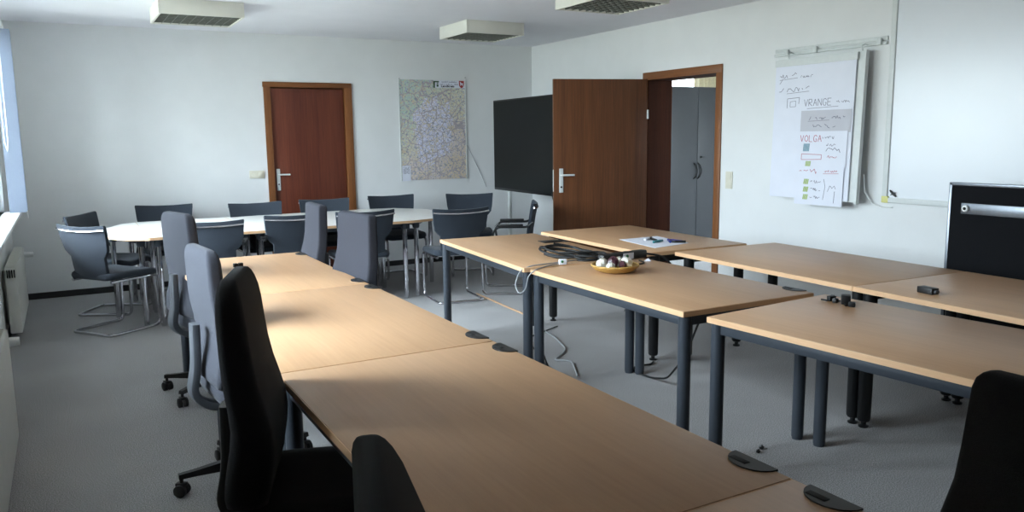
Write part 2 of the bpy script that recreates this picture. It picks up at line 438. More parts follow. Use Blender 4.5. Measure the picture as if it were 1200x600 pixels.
rotz = Matrix.Translation((-.012, w / 2 - .005, 0)) @ Matrix.Rotation(ang, 4, 'Z')
bpy.data.objects.remove(lf)
leaf = obj('leaf', B().box((LW / 2, 0, 1.032), (LW, .040, 2.035), .003).xf(rotz), M_DOOR, d2)
hp = B().box((LW - .075, .024, 1.05), (.042, .008, .24), .003).xf(rotz)
h2 = obj('door_handle', hp, M_ALU_WHITE, leaf)
obj('lever', B().tube([(LW - .075, .02, 1.105), (LW - .075, .07, 1.105), (LW - .20, .07, 1.105)], .010, 10, fillet=.015).xf(rotz), M_ALU_WHITE, leaf)
obj('keyhole', B().cyl((LW - .075, .026, .985), (LW - .075, .0295, .985), .010, n=12).xf(rotz), M_DARK, leaf)
obj('latch_plate', B().box((LW + .0005, 0, 1.05), (.003, .022, .22)).xf(rotz), M_ALU_WHITE, leaf)
hb = B()
for z in (.3, 1.7): hb.cyl((-.004, .026, z - .045), (-.004, .026, z + .045), .010, n=12)
obj('hinge', hb.xf(rotz), M_ALU_WHITE, d2)

# the room beyond the open door
HX0, HX1, HY0, HY1 = XR + .30, 9.0, 4.2, 9.3
struct('floor_hall', B().box(((HX0 + HX1) / 2 - .15, (HY0 + HY1) / 2, -.05), (HX1 - HX0 + .3, HY1 - HY0 + .4, .1)), M_CARPET)
struct('ceiling_hall', B().box(((HX0 + HX1) / 2, (HY0 + HY1) / 2, ZC + .05), (HX1 - HX0, HY1 - HY0 + .4, .1)), M_CEIL)
struct('wall_hall_right', wall_holes('x', HX1, .2, HY0, HY1, []), M_WALL)
struct('wall_hall_front', wall_holes('y', HY0, -.2, HX0, HX1, [(7.2, 8.6, .9, 2.42)]), M_WALL)  # hole for the added fill window facing the cabinet
struct('wall_hall_back', wall_holes('y', HY1, .25, HX0, HX1, [(6.4, 8.6, 1.0, 2.42)]), M_WALL)
w3 = struct_empty('window_3', (7.5, HY1 + .1, 1.0))
f = B()
for xx in (-1.07, 0, 1.07): f.box((xx, 0, .71), (.06, .06, 1.42), .004)
for zz in (.03, 1.39): f.box((0, 0, zz), (2.2, .06, .06), .004)
obj('window_frame', f, M_WHITE_PAINT, w3)
for s in (-1, 1): obj('pane', B().box((s * .535, 0, .71), (1.01, .01, 1.33)), M_GLASS, w3)
w_fill = struct_empty('window_4', (7.9, HY0 - .1, .9))  # unseen window, added to light the cabinet front
f = B()
for xx in (-.67, 0, .67): f.box((xx, 0, .76), (.06, .06, 1.52), .004)
for zz in (.03, 1.49): f.box((0, 0, zz), (1.4, .06, .06), .004)
obj('window_frame', f, M_WHITE_PAINT, w_fill)
for s in (-1, 1): obj('pane', B().box((s * .335, 0, .76), (.61, .01, 1.43)), M_GLASS, w_fill)
cu = B()
pts = []
for k in range(41):
    x = 8.28 + k * .016; pts.append((x, HY1 - .07 + .03 * math.sin(k * 1.05)))
cu.rings([[Vector((x, y, z)) for x, y in pts] + [Vector((x, y + .004, z)) for x, y in reversed(pts)] for z in (.25, 2.52)])
tag(obj('curtain', cu, M_CURTAIN), 'cream pleated curtain seen above the grey cabinet through the doorway', 'curtain')

# grey cabinet behind the doorway
cab = thing('storage_cabinet', 'tall dark grey two-door cabinet seen through the open doorway', 'cabinet', (7.09, 7.82, 0))
cz = 2.085
obj('body', B().box((0, .22, cz / 2), (1.04, .40, cz), .003), M_CABINET, cab)
for s in (-1, 1):
    dr = obj('door', B().box((s * .26, .010, cz / 2 + .01), (.514, .02, cz - .05), .002), M_CABINET, cab)
    xh = s * .035
    hp = [(xh - .022, 0, .93), (xh - .004, -.022, .955), (xh + .018, -.03, 1.01), (xh + .018, -.03, 1.05), (xh - .004, -.022, 1.105), (xh - .022, 0, 1.13)]
    obj('handle', B().tube(hp, .009, 8), M_BLACK_PLASTIC, dr, label='black curved bow handle')
obj('lock', B().cyl((.06, -.002, 1.205), (.06, -.022, 1.205), .012, n=12).box((.085, -.022, 1.205), (.05, .006, .012), .002), M_BLACK_PLASTIC, cab)

# ------------------------------------------------------------------ ceiling lights
def ceiling_light(x0, y0, s, label):
    t = thing('ceiling_light', label, 'light', (x0 + s / 2, y0 + s / 2, ZC), 0, 'square louvre lights on the ceiling')
    h = .12; k = .018
    b = B()
    for sx in (-1, 1): b.box((sx * (s / 2 - k / 2), 0, -h / 2), (k, s, h), .002)
    for sy in (-1, 1): b.box((0, sy * (s / 2 - k / 2), -h / 2), (s - 2 * k, k, h), .002)
    b.box((0, 0, -.01), (s - 2 * k, s - 2 * k, .02))
    obj('housing', b, M_LIGHT_HOUSING, t)
    g = B(); n = 9
    for i in range(1, n):
        p = -s / 2 + k + (s - 2 * k) * i / n
        g.box((p, 0, -h + .026), (.004, s - 2 * k, .045))
    for i in range(1, n):
        p = -s / 2 + k + (s - 2 * k) * i / n
        g.box((0, p, -h + .024), (s - 2 * k, .006, .041))
    obj('louvre', g, M_LOUVRE, t)
    for i in range(3):
        obj('tube', B().cyl((-s * .44, (i - 1) * s * .28, -.05), (s * .44, (i - 1) * s * .28, -.05), .013, n=12), M_DIFF_OFF, t)
ceiling_light(.745, 6.95, .65, 'square white ceiling light above the far left end of meeting table')
ceiling_light(3.455, 7.03, .63, 'square white ceiling light near the back corner by the wall map')
ceiling_light(3.50, 4.90, .63, 'square white ceiling light nearest the open door, cut by picture edge')

# ------------------------------------------------------------------ beech tables
def beech_table(label, near_left, rz, L, W, ztop=H, leg='grey', plates=(), name='conference_table', group=None):
    """near_left: floor position of the corner with lowest local x and y; local y runs along the length"""
    ca, sa = math.cos(rz), math.sin(rz)
    cx = near_left[0] + ca * W / 2 - sa * L / 2; cy = near_left[1] + sa * W / 2 + ca * L / 2
    t = thing(name, label, 'table', (cx, cy, 0), rz, group)
    th = .026
    obj('tabletop', B().box((0, 0, ztop - th / 2), (W - .004, L - .004, th), .0015), M_BEECH, t)
    e = B()
    for s in (-1, 1):
        e.box((s * (W / 2 - .0005), 0, ztop - th / 2 - .0005), (.003, L, th - .003))
        e.box((0, s * (L / 2 - .0005), ztop - th / 2 - .0005), (W - .002, .003, th - .003))
    obj('edge_band', e, M_BEECH_EDGE, t, label='light beech edge strip')
    zf = ztop - th
    fr = B()
    mt = M_STEEL_GREY if leg == 'grey' else M_BLACK_STEEL
    a, c = W / 2 - .036, L / 2 - .032
    ax = {1: a, -1: a if leg == 'grey' else W / 2 - .09}
    for s in (-1, 1):
        fr.box((s * (ax[s] if leg == 'grey' else W / 2 - .28), 0, zf - .023), (.028, 2 * c, .044), .002)
        fr.box(((ax[1] - ax[-1]) / 2, s * c, zf - .023), (ax[1] + ax[-1], .028, .044), .002)
    obj('under_frame', fr, mt, t)
    for sx in (-1, 1):
        for sy in (-1, 1):
            lb = B()
            if leg == 'grey':
                lb.cyl((sx * ax[sx], sy * c, .0), (sx * ax[sx], sy * c, .012), .026, n=24)
                lb.cyl((sx * ax[sx], sy * c, .012), (sx * ax[sx], sy * c, zf - .001), .029, n=24)
            else:
                lb.lathe([(.024, 0), (.026, .008), (.013, .014), (.013, .028), (.028, .034), (.033, .045), (.034, .2), (.034, zf - .001)], (sx * ax[sx], sy * c, 0), 20)
            obj('leg', lb, mt, t)
    for px, py, dirn in plates:
        # flat half-round cable flap let into the table's edge
        r_ = .066
        poly = [(px + dirn * (-.0 + r_ * .85 * math.cos(q)), py + r_ * math.sin(q)) for q in [PI / 2 + PI * k / 14 for k in range(15)]]
        poly.append((px + dirn * .004, py - r_)); poly.append((px + dirn * .004, py + r_))
        fl = obj('cable_flap', B().prism(poly, ztop - .001, ztop + .0035), M_BLACK_PLASTIC, t)
        obj('flap_slot', B().box((px - dirn * .030, py + .02, ztop + .004), (.018, .05, .0015), .0005), M_DARK, fl)
    return t

TG = 'beech tables in the long window row'
fl = lambda L, *ys: [(.4, y - L / 2, 1) for y in ys]
beech_table('beech table farthest along the window row, two grey chairs at its right', (.555, 4.0), 0, 1.40, .8, plates=fl(1.4, .11, 1.29), group=TG)
beech_table('beech window-row table behind the foremost black office chair, chair shadow on top', (.555, 2.583), 0, 1.415, .8, plates=fl(1.415, .11, 1.305), group=TG)
beech_table('large beech tabletop in the middle foreground, second from the camera', (.555, 1.166), 0, 1.415, .8, plates=fl(1.415, .11, 1.305), group=TG)
beech_table('beech table cut off by the bottom picture edge, nearest the camera', (.555, -.252), 0, 1.415, .8, plates=fl(1.415, .11, 1.305), group=TG)
MG = 'beech tables in the centre row'
beech_table('far centre beech table carrying the tangled black cables', (2.288, 3.965), rad(-5.2), 1.50, .78, plates=[(.39, .22, 1)], group=MG)
beech_table('centre beech table with the basket of sweets on it', (2.285, 2.585), rad(-.6), 1.325, .805, plates=[(.4025, -.55, 1)], group=MG)
beech_table('near centre beech table with a clump of small black parts on top', (2.417, 1.05), rad(4.4), 1.42, .80, group=MG)
RG = 'beech tables in the row along the right wall'
beech_table('beech table in front of the open door with paper and markers', (3.255, 4.05), rad(-2.0), 1.395, .86, leg='black', group=RG)
a = rad(-2.6)
beech_table('beech table along the right wall below the hanging flip chart', (3.444 + 1.405 * math.sin(a), 3.990 - 1.405 * math.cos(a)), a, 1.405, .87, leg='black', group=RG)
a = rad(-2.6)
beech_table('beech table before the black pinboard with a small black box on it', (3.3800 + 1.42 * math.sin(a), 2.583 - 1.42 * math.cos(a)), a, 1.42, .87, leg='black', group=RG)

# ------------------------------------------------------------------ far meeting table, several units with chrome legs
def pale_table(label, poly, legs, group='pale meeting table units'):
    cx = sum(p[0] for p in poly) / len(poly); cy = sum(p[1] for p in poly) / len(poly)
    t = thing('meeting_table', label, 'table', (cx, cy, 0), 0, group)
    q = [(x - cx, y - cy) for x, y in poly]
    zt = .735; th = .024
    obj('tabletop', B().prism([(x * .998, y * .998) for x, y in q], zt - th, zt), M_GREYTOP, t)
    obj('edge_band', B().rings([[Vector((x * s, y * s, z)) for x, y in q] for s, z in ((1, zt - th + .001), (1, zt - .0012), (.9965, zt - .0012), (.9965, zt - th + .001))], cap=False, closed=True), M_BEECH_EDGE, t, label='light beech edge strip')
    fr = B()
    ll = [(x - cx, y - cy) for x, y in legs]
    for i in range(len(ll)):
        p, r = ll[i], ll[(i + 1) % len(ll)]
        d = Vector((r[0] - p[0], r[1] - p[1], 0)); m = ((p[0] + r[0]) / 2, (p[1] + r[1]) / 2, zt - th - .018)
        fr.box(m, (d.length, .022, .034), .002, Matrix.Rotation(math.atan2(d.y, d.x), 3, 'Z'))
    obj('under_frame', fr, M_STEEL_GREY, t)
    for x, y in ll:
        lg = obj('leg', B().lathe([(.020, .0), (.022, .012), (.022, zt - th - .001)], (x, y, 0), 18), M_CHROME, t)
        obj('leg_collar', B().lathe([(.030, zt - th - .055), (.034, zt - th - .035), (.034, zt - th - .0015)], (x, y, 0), 18), M_STEEL_GREY, lg)
i = .06
FY0, FYM, FY1 = 6.88, 7.60, 8.31
pale_table('pale meeting table end unit with angled sides, at the left by the radiator', [(.548, FY0), (.548, FY1), (.42, FY1 - .10), (.25, 7.80), (.25, 7.20), (.38, FY0 + .10)], [(.49, FY0 + .13), (.49, FY1 - .13), (.31, 7.5)])
pale_table('pale front meeting table unit behind the blue-grey leftmost office chair', [(.552, FY0), (1.352, FY0), (1.352, FYM), (.552, FYM)], [(.552 + i, FY0 + i), (1.352 - i, FY0 + i), (1.352 - i, FYM - i), (.552 + i, FYM - i)])
pale_table('pale rear meeting table unit left of the red-brown door', [(.552, FYM + .003), (1.352, FYM + .003), (1.352, FY1), (.552, FY1)], [(.552 + i, FYM + i), (1.352 - i, FYM + i), (1.352 - i, FY1 - i), (.552 + i, FY1 - i)])
pale_table('pale front meeting table unit behind the pair of grey office chairs', [(1.356, FY0), (2.784, FY0), (2.784, FYM), (1.356, FYM)], [(1.356 + i, FY0 + i), (2.784 - i, FY0 + i), (2.784 - i, FYM - i), (1.356 + i, FYM - i)])
pale_table('pale rear meeting table unit in front of the red-brown door', [(1.356, FYM + .003), (2.784, FYM + .003), (2.784, FY1), (1.356, FY1)], [(1.356 + i, FYM + i), (2.784 - i, FYM + i), (2.784 - i, FY1 - i), (1.356 + i, FY1 - i)])
pale_table('pale meeting table end unit at the right, below the wall map', [(2.788, FY0), (3.05, FY0 + .08), (3.36, 7.25), (3.36, 7.92), (3.12, FY1 - .06), (2.788, FY1)], [(2.85, FY0 + i + .03), (3.27, 7.6), (2.85, FY1 - i - .03)])

# ------------------------------------------------------------------ office chairs
def office_chair(label, loc, face, top, cloth, seat_z=.46, base_rot=0.0, wid=.46, tilt=0.0, rounded=.06, thick=.07, corner=.36, lumbar=.03, wedge=0.0, group='high-back swivel office chairs'):
    """chair faces local +y; face = world angle (deg) of that direction"""
    t = thing('office_chair', label, 'chair', (loc[0], loc[1], 0), rad(face - 90), group)
    # backrest: lofted pad, rounded-rectangle sections following an S-profile
    z0 = seat_z + .03
    hgt = top - z0
    def prof(u):   # rear-surface mid line offset in y, lean back towards the top, lumbar bulge
        return -.175 - .055 * u ** 1.3 + lumbar * math.exp(-((u - .33) / .19) ** 2) - tilt * u
    rings = []
    us = [0, .008, .03, .07, .13, .2, .28, .36, .45, .55, .65, .75, .84, .90, .945, .975, .992, 1]
    for u in us:
        edge = 1.0
        k = rounded / hgt
        if u > 1 - k: edge = math.sqrt(max(0, 1 - ((u - (1 - k)) / k) ** 2))
        if u < .05: edge = math.sqrt(max(0, 1 - ((.05 - u) / .05) ** 2))
        ww = wid * (.90 + .10 * math.sin(PI * min(1, u * 1.2 + .2)) - .08 * u) - 2 * rounded * (1 - edge) * .85
        tt = thick * (1.0 + .25 * math.exp(-((u - .18) / .2) ** 2) - .18 * u) * (.35 + .65 * edge)
        wg = wedge * min(1, (1 - u) / .6) * edge
        tt += wg
        rings.append([Vector((x, prof(u) + wg / 2 + y, z0 + u * hgt)) for x, y in rrect(ww, tt, min(.04, tt * corner), 4)])
    obj('backrest', B().rings(rings), cloth, t, ang=50)
    # seat pad
    rings = []
    for zz, s in ((seat_z - .045, .90), (seat_z - .038, .96), (seat_z - .012, 1.0), (seat_z + .015, 1.0), (seat_z + .033, .97), (seat_z + .042, .90), (seat_z + .045, .7)):
        rings.append([Vector((x * s, y * s + .045, zz - .018 * max(0, (y - .12) / .12) ** 2 * (zz > seat_z))) for x, y in rrect(.49, .48, .10, 5)])
    obj('seat', B().rings(rings), cloth, t, ang=50)
    obj('seat_pan', B().rings([[Vector((x * s, y * s + .04, zz)) for x, y in rrect(.42, .42, .08, 4)] for zz, s in ((seat_z - .085, .6), (seat_z - .07, .95), (seat_z - .046, 1.0))]), M_BLACK_PLASTIC, t)
    # plastic spine: from beneath the seat, out behind the pad and up its middle
    path = [Vector((0, -.02, seat_z - .075)), Vector((0, -.19, seat_z - .085)), Vector((0, -.262, seat_z - .02)), Vector((0, -.236, seat_z + .10)), Vector((0, -.232, seat_z + .28))]
    P = round_path(path, .07, 5); rr = []
    for j, p in enumerate(P):
        tt = (P[min(j + 1, len(P) - 1)] - P[max(j - 1, 0)]).normalized()
        nor = tt.cross(Vector((1, 0, 0))).normalized()
        wd = .10 - .035 * j / len(P)
        rr.append([p + Vector((1, 0, 0)) * x + nor * y for x, y in rrect(wd, .034, .009, 2)])
    bs = B().rings(rr)
    obj('back_carrier', bs, M_GREY_PLASTIC if cloth != M_FAB_BLACK else M_BLACK_PLASTIC, t)
    obj('lever', B().tube([(.12, .04, seat_z - .07), (.27, .04, seat_z - .075), (.31, .04, seat_z - .07)], .008, 8), M_BLACK_PLASTIC, t)
    obj('column', B().lathe([(.03, .10), (.03, .22), (.018, .225), (.018, seat_z - .08)], (0, 0, 0), 18), M_BLACK_PLASTIC, t)
    bb = B().lathe([(.025, .065), (.048, .07), (.05, .125), (.035, .14)], (0, 0, 0), 20)
    for k in range(5):
        q = rad(base_rot + 72 * k) - rad(face - 90)
        c_, s_ = math.cos(q), math.sin(q); n_ = Vector((-s_, c_, 0)); d_ = Vector((c_, s_, 0))
        rr = []
        for u_, hw, zt, zb in ((.03, .026, .128, .075), (.15, .022, .118, .078), (.27, .018, .103, .080), (.335, .016, .098, .078)):
            rr.append([d_ * u_ + n_ * hw + Vector((0, 0, zb)), d_ * u_ + n_ * hw * .75 + Vector((0, 0, zt)), d_ * u_ - n_ * hw * .75 + Vector((0, 0, zt)), d_ * u_ - n_ * hw + Vector((0, 0, zb))])
        bb.rings(rr)
    obj('star_base', bb, M_BLACK_PLASTIC, t)
    for k in range(5):
        q = rad(base_rot + 72 * k) - rad(face - 90)
        p = Vector((math.cos(q), math.sin(q), 0)) * .325
        w_ = q + .9 + k * 1.7
        ax = Vector((math.cos(w_), math.sin(w_), 0))
        cb = B().cyl(p + Vector((0, 0, .04)), p + Vector((0, 0, .085)), .008, n=10)
        cb.box(tuple(p + Vector((0, 0, .052))), (.03, .045, .016), .004, Matrix.Rotation(w_, 3, 'Z'))
        ca = obj('caster', cb, M_BLACK_PLASTIC, t)
        for s in (-1, 1):
            obj('wheel', B().tube([p + ax * s * .008 + Vector((0, 0, .027)), p + ax * s * .024 + Vector((0, 0, .027)), p + ax * s * .027 + Vector((0, 0, .027))], lambda v: .027 - (.006 if v > .9 else 0), 18), M_BLACK_PLASTIC, ca)
    return t

office_chair('blue-grey high-back office chair farthest down the left side of the window row', (.72, 4.93), 15, 1.09, M_FAB_GREY, base_rot=150, corner=.3, tilt=-.045)
office_chair('pale-blue lit office chair behind the black one on the left side', (.65, 3.50), 6, 1.06, M_FAB_GREY, base_rot=182, corner=.3, tilt=-.045)
office_chair('black office chair with curved backrest and seat in front of the left table edge', (.573, 2.265), -19, 1.125, M_FAB_BLACK, base_rot=210, thick=.085, rounded=.10, lumbar=.025, wedge=.02, tilt=-.045)
office_chair('black office chair back at the bottom edge, centre-left, nearest the camera', (.545, .91), -17, 1.05, M_FAB_BLACK, base_rot=100, thick=.075, lumbar=.02, wedge=.085)
office_chair('narrow-looking grey office chair at far right corner of the window row', (1.245, 5.22), 178, 1.075, M_FAB_GREY_SHADED, base_rot=20, rounded=.02, tilt=-.045, corner=.22)
office_chair('wide grey office chair back facing camera, right side of the window row', (1.245, 4.33), 187, 1.08, M_FAB_GREY_SHADED, base_rot=50, rounded=.02, tilt=-.05, wid=.49, corner=.22)
office_chair('black office chair back in the bottom right corner of the picture', (1.19, .62), 180, 1.07, M_FAB_BLACK, base_rot=15, rounded=.03, corner=.25)

# ------------------------------------------------------------------ cantilever chairs
CG = 'cantilever chairs around the far meeting table'
def cantilever_chair(arms):
    t = thing('cantilever_chair', '', 'chair', (0, 0, 0), 0, CG)
    hw = .215; r = .0125
    path = [(-hw, -.20, .425), (-hw, .235, .425), (-hw, .225, r), (-hw, -.24, r), (hw, -.24, r), (hw, .225, r), (hw, .235, .425), (hw, -.20, .425)]
    obj('frame', B().tube(path, r, 10, fillet=.05, fseg=5), M_CHROME, t)
    obj('cross_bar', B().cyl((-hw, -.10, .425), (hw, -.10, .425), r * .9, n=10), M_CHROME, t)
    rings = []
    for zz, s in ((.432, .93), (.437, .98), (.455, 1.0), (.475, .98), (.484, .93), (.487, .8)):
        rings.append([Vector((x * s, y * s + .01, zz - .02 * max(0, (y - .12) / .13) ** 2 + .008 * (abs(x) / .23) ** 2)) for x, y in rrect(.47, .47, .06, 4)])
    obj('seat', B().rings(rings), M_FAB_CANT, t, ang=50)
    # shell backrest: wide at the top, waisted, curving around the sitter
    nx = 12
    lv = [(.435, .178, -.195), (.47, .180, -.222), (.54, .182, -.235), (.615, .185, -.244), (.640, .212, -.249), (.672, .238, -.255), (.74, .252, -.266), (.80, .259, -.278), (.845, .264, -.288), (.857, .262, -.291)]
    def pt(u, k, off):
        z, h_, y = lv[k]
        cv = .038 * u * u
        return Vector((h_ * u, y + cv + off, z + .014 * u * u * (k >= len(lv) - 3)))
    rings = []
    for k in range(len(lv)):
        th = .012 if 0 < k < len(lv) - 1 else .007
        rings.append([pt(-1 + 2 * j / nx, k, th) for j in range(nx + 1)] + [pt(1 - 2 * j / nx, k, -th) for j in range(nx + 1)])
    bk = obj('backrest', B().rings(rings), M_FAB_CANT, t, ang=50)
    pts = [Vector((.262 * u, -.288 + .038 * u * u - .013, .822 + .012 * u * u)) for u in [-1 + k / 6 for k in range(13)]]
    obj('top_trim', B().tube(pts, .0085, 8), M_CHROME, bk, label='bright chrome bar across the back near the top')
    if arms:
        for s in (-1, 1):
            a_ = B().tube([(s * (hw + .012), .10, .42), (s * (hw + .03), .13, .60), (s * (hw + .03), .08, .655), (s * (hw + .03), -.20, .655), (s * (hw + .035), -.25, .70)], .011, 8, fillet=.05)
            ar = obj('armrest', a_, M_BLACK_STEEL, t)
            obj('arm_pad', B().box((s * (hw + .03), -.04, .672), (.042, .24, .022), .008), M_BLACK_PLASTIC, ar)
    return t
proto = {False: cantilever_chair(False), True: cantilever_chair(True)}
used = {False: False, True: False}
def place(x, y, face, label, arms=False):
    rz = rad(face - 90)
    if not used[arms]:
        used[arms] = True; o = proto[arms]; o.location = (x, y, 0); o.rotation_euler = (0, 0, rz); o['label'] = label
        return o
    return dup(proto[arms], (x, y, 0), rz, label, CG)
# position given for the middle of the backrest's top; the seat centre lies .28 ahead
def seat_at(bx, by, face, label, arms=False):
    f = rad(face); place(bx + .275 * math.cos(f), by + .275 * math.sin(f), face, label, arms)
seat_at(.055, 6.87, 36, 'blue-grey lit cantilever chair foremost at the left end of pale table')
seat_at(.07, 7.93, -28, 'dark cantilever chair behind the lit blue-grey one at the left end', True)
seat_at(.84, 8.60, -100, 'dark cantilever chair on the wall side, left of the light socket')
seat_at(1.655, 8.31, -88, 'dark cantilever chair on the wall side by left door jamb')
seat_at(2.37, 8.33, -94, 'dark cantilever chair on the wall side before the red-brown door')
seat_at(3.14, 8.40, -92, 'dark cantilever chair on the wall side left of the wall map')
seat_at(3.95, 8.06, -113, 'dark cantilever chair at the right end below the wall map')
seat_at(.955, 6.60, 75, 'cantilever chair with its back to us, between the two left office chairs', True)
seat_at(1.68, 6.75, 93, 'cantilever chair with its back to us, left of the paired grey office chairs', True)
seat_at(2.27, 6.68, 88, 'cantilever chair mostly hidden behind the wide grey office chair')
seat_at(3.065, 6.41, 84, 'cantilever chair with its back to us, behind the far centre beech table')
seat_at(3.93, 6.58, 149, 'side-on cantilever chair with armrests in front of the big dark screen', True)

# ------------------------------------------------------------------ big dark display on a stand, angled in the corner
p0 = Vector((4.50, 8.50, 0)); p1 = Vector((4.435, 7.10, 0)); dr = (p1 - p0).normalized(); TW = 1.62
tvc = p0 + dr * TW / 2
rz = math.atan2(dr.y, dr.x)        # local x along the screen, screen faces local -y
tv = thing('display_screen', 'big dark flat screen on a stand in the corner beside open door', 'screen', (tvc.x, tvc.y, 0), rz)
zt, zb = 1.917, .868
obj('casing', B().box((0, .03, (zt + zb) / 2), (TW, .05, zt - zb), .006), M_BEZEL, tv)
obj('screen', B().box((0, .004, (zt + zb) / 2 + .006), (TW - .03, .004, zt - zb - .045)), M_SCREEN, tv)
obj('rear_housing', B().box((0, .075, 1.4), (TW * .7, .05, .7), .01), M_BEZEL, tv)
for s in (-1, 1):
    obj('stand_post', B().box((s * .62, .115, .76), (.055, .03, 1.44), .004), M_ALU_WHITE, tv)
    obj('stand_foot', B().box((s * .62, .085, .025), (.06, .36, .05), .008), M_ALU_WHITE, tv)
obj('stand_bar', B().box((0, .115, .30), (1.24, .028, .06), .004), M_ALU_WHITE, tv)
tag(obj('cable', B().tube([(4.415, 7.06, .9), (4.44, 7.03, .75), (4.47, 7.05, .4), (4.60, 7.15, .02), (5.0, 7.5, .012), (5.2, 7.7, .012)], .005, 6), M_CORD), 'thin dark cord hanging below the dark screen beside the open door', 'cord')

# ------------------------------------------------------------------ things on the back wall
mp_ = thing('wall_map', 'large coloured district map hung on the back wall', 'map', (3.872, YB, 1.58))
obj('map_sheet', B().box((0, -.006, 0), (.845, .003, 1.165)), M_MAP, mp_)
for s in (-1, 1):
    obj('edge_strip', B().box((s * .425, -.007, 0), (.012, .010, 1.175), .002), M_ALU_WHITE, mp_)
ttl = obj('title_panel', B().box((.215, -.0085, .538), (.40, .002, .085)), M_PAPER, mp_)
def text(body, size, loc, m, parent, rot=(PI / 2, 0, 0), name='lettering', bold=0.0, sx=1.0):
    cu = bpy.data.curves.new(name, 'FONT'); cu.body = body; cu.size = size; cu.extrude = .0002; cu.offset = bold
    cu.align_x = 'LEFT'; cu.resolution_u = 2
    o = bpy.data.objects.new(name, cu)
    C.objects.link(o)
    dg = bpy.context.evaluated_depsgraph_get()
    me = bpy.data.meshes.new_from_object(o.evaluated_get(dg))
    bpy.data.objects.remove(o); bpy.data.curves.remove(cu)
    n = bpy.data.objects.new(name, me); C.objects.link(n); n.parent = parent
    n.location = loc; n.rotation_euler = rot; n.scale = (sx, 1, 1)
    me.materials.clear(); me.materials.append(m)
    return n
rnd = random.Random(4)
def word_row(b, x0, x1, z, h, y, rnd, gap=.25):
    """tiny unreadable print: a row of letter-sized strokes"""
    x = x0
    while x < x1:
        wl = h * rnd.uniform(.35, .7)
        if rnd.random() > gap:
            hh = h * rnd.choice((.65, .65, 1))
            b.box((x + wl * .4, y, z + hh / 2 - h * .3), (wl * .55, .0008, hh))
        x += wl
word = B(); word_row(word, .10, .31, .562, .016, -.0102, rnd); word_row(word, .09, .325, .535, .014, -.0102, rnd)
obj('small_print', word, M_INK, ttl)
text('Landkreis', .036, (.105, -.0102, .503), M_BEZEL, ttl, bold=.0012, sx=1.25)
# coat of arms: red shield with a leaping white horse
sh = [(-.033, .040), (.033, .040), (.033, -.008), (.024, -.030), (0, -.046), (-.024, -.030), (-.033, -.008)]
obj('crest', B().rings([[Vector((.375 + x, y_, .540 + z)) for x, z in sh] for y_ in (-.0112, -.0092)]), M_RED, ttl, label='red shield')
hs = [(-.024, .026), (-.016, .030), (-.010, .020), (.004, .012), (.018, .012), (.025, .004), (.017, .002), (.018, -.012), (.022, -.024), (.014, -.022), (.010, -.008), (-.002, -.004), (-.008, -.014), (-.018, -.022), (-.014, -.008), (-.022, .004), (-.017, .014)]
obj('crest_horse', B().rings([[Vector((.375 + x, y_, .540 + z)) for x, z in hs] for y_ in (-.0122, -.0108)]), M_PAPER, ttl)
gl = B().box((.045, -.0102, .565), (.072, .0015, .016)).box((.018, -.0102, .530), (.022, .0015, .075)).box((.062, -.0102, .520), (.024, .0015, .028)).box((.062, -.0102, .547), (.020, .0015, .012))
obj('emblem', gl, M_DKGREEN, ttl)
lg = obj('legend_panel', B().box((-.362, -.0085, -.500), (.105, .002, .18)), M_PAPER, mp_)
lb = B()
for k in range(7): word_row(lb, -.40, -.325, -.43 - k * .012, .010, -.0102, rnd, .15)
obj('small_print', lb, M_INK, lg)
nb = B().cyl((3.455, YB, 2.17), (3.455, YB - .012, 2.17), .004, n=8).cyl((4.30, YB, 2.20), (4.30, YB - .012, 2.20), .004, n=8)
obj('pin', nb.xf(Matrix.Translation((-3.872, -YB, -1.58))), M_DARK, mp_)
tag(obj('cable', B().tube([(4.31, YB - .006, 1.40), (4.40, YB - .006, 1.22), (4.50, YB - .006, 1.02), (4.56, YB - .006, .88)], .003, 6), M_CORD_GREY), 'thin grey cord running down the wall beside the map', 'cord')

def switch_plate(name, label, cat, loc, rz, kind):
    t = thing(name, label, cat, loc, rz)     # plate faces local -y
    if kind == 'pair':
        obj('cover_frame', B().box((0, -.005, 0), (.155, .010, .082), .003), M_CREAM, t)
        obj('socket', B().lathe([(.030, 0), (.028, -.004), (.022, -.0045)], (0, 0, 0), 20).xf(Matrix.Translation((-.037, -.0105, 0)) @ Matrix.Rotation(-PI / 2, 4, 'X')), M_CREAM, t)
        obj('rocker', B().box((.037, -.012, 0), (.058, .006, .058), .003, Matrix.Rotation(rad(4), 3, 'X')), M_CREAM, t)
    else:
        obj('cover_frame', B().box((0, -.005, 0), (.082, .010, .155), .003), M_CREAM, t)
        for s in (-1, 1):
            obj('rocker', B().box((0, -.012, s * .037), (.058, .006, .058), .003, Matrix.Rotation(rad(4 * s), 3, 'X')), M_CREAM, t)
    return t
switch_plate('wall_switch', 'cream switch and socket pair left of the closed red-brown door', 'switch', (1.80, YB, 1.125), 0, 'pair')
switch_plate('wall_switch', 'cream double light switch right of the open doorway', 'switch', (XR, 5.345, 1.08), -PI / 2, 'stack')

# ------------------------------------------------------------------ things on the right wall
# local frame: x runs toward the viewer along the wall, z up, -y points into the room
def on_right(name, label, cat, y, z, off=0.0): return thing(name, label, cat, (XR - off, y, z), -PI / 2)

rail = on_right('display_rail', 'thin aluminium display rail on the right wall above the flip chart', 'rail', 4.33, 2.125)
obj('rail_profile', B().box((0, -.012, 0), (1.04, .024, .022), .003).box((0, -.006, .035), (1.04, .012, .03), .003), M_ALU_WHITE, rail)
for x in (-.10, -.38, .47): obj('clip', B().box((x, -.03, .012), (.035, .022, .05), .005), M_ALU_WHITE, rail)

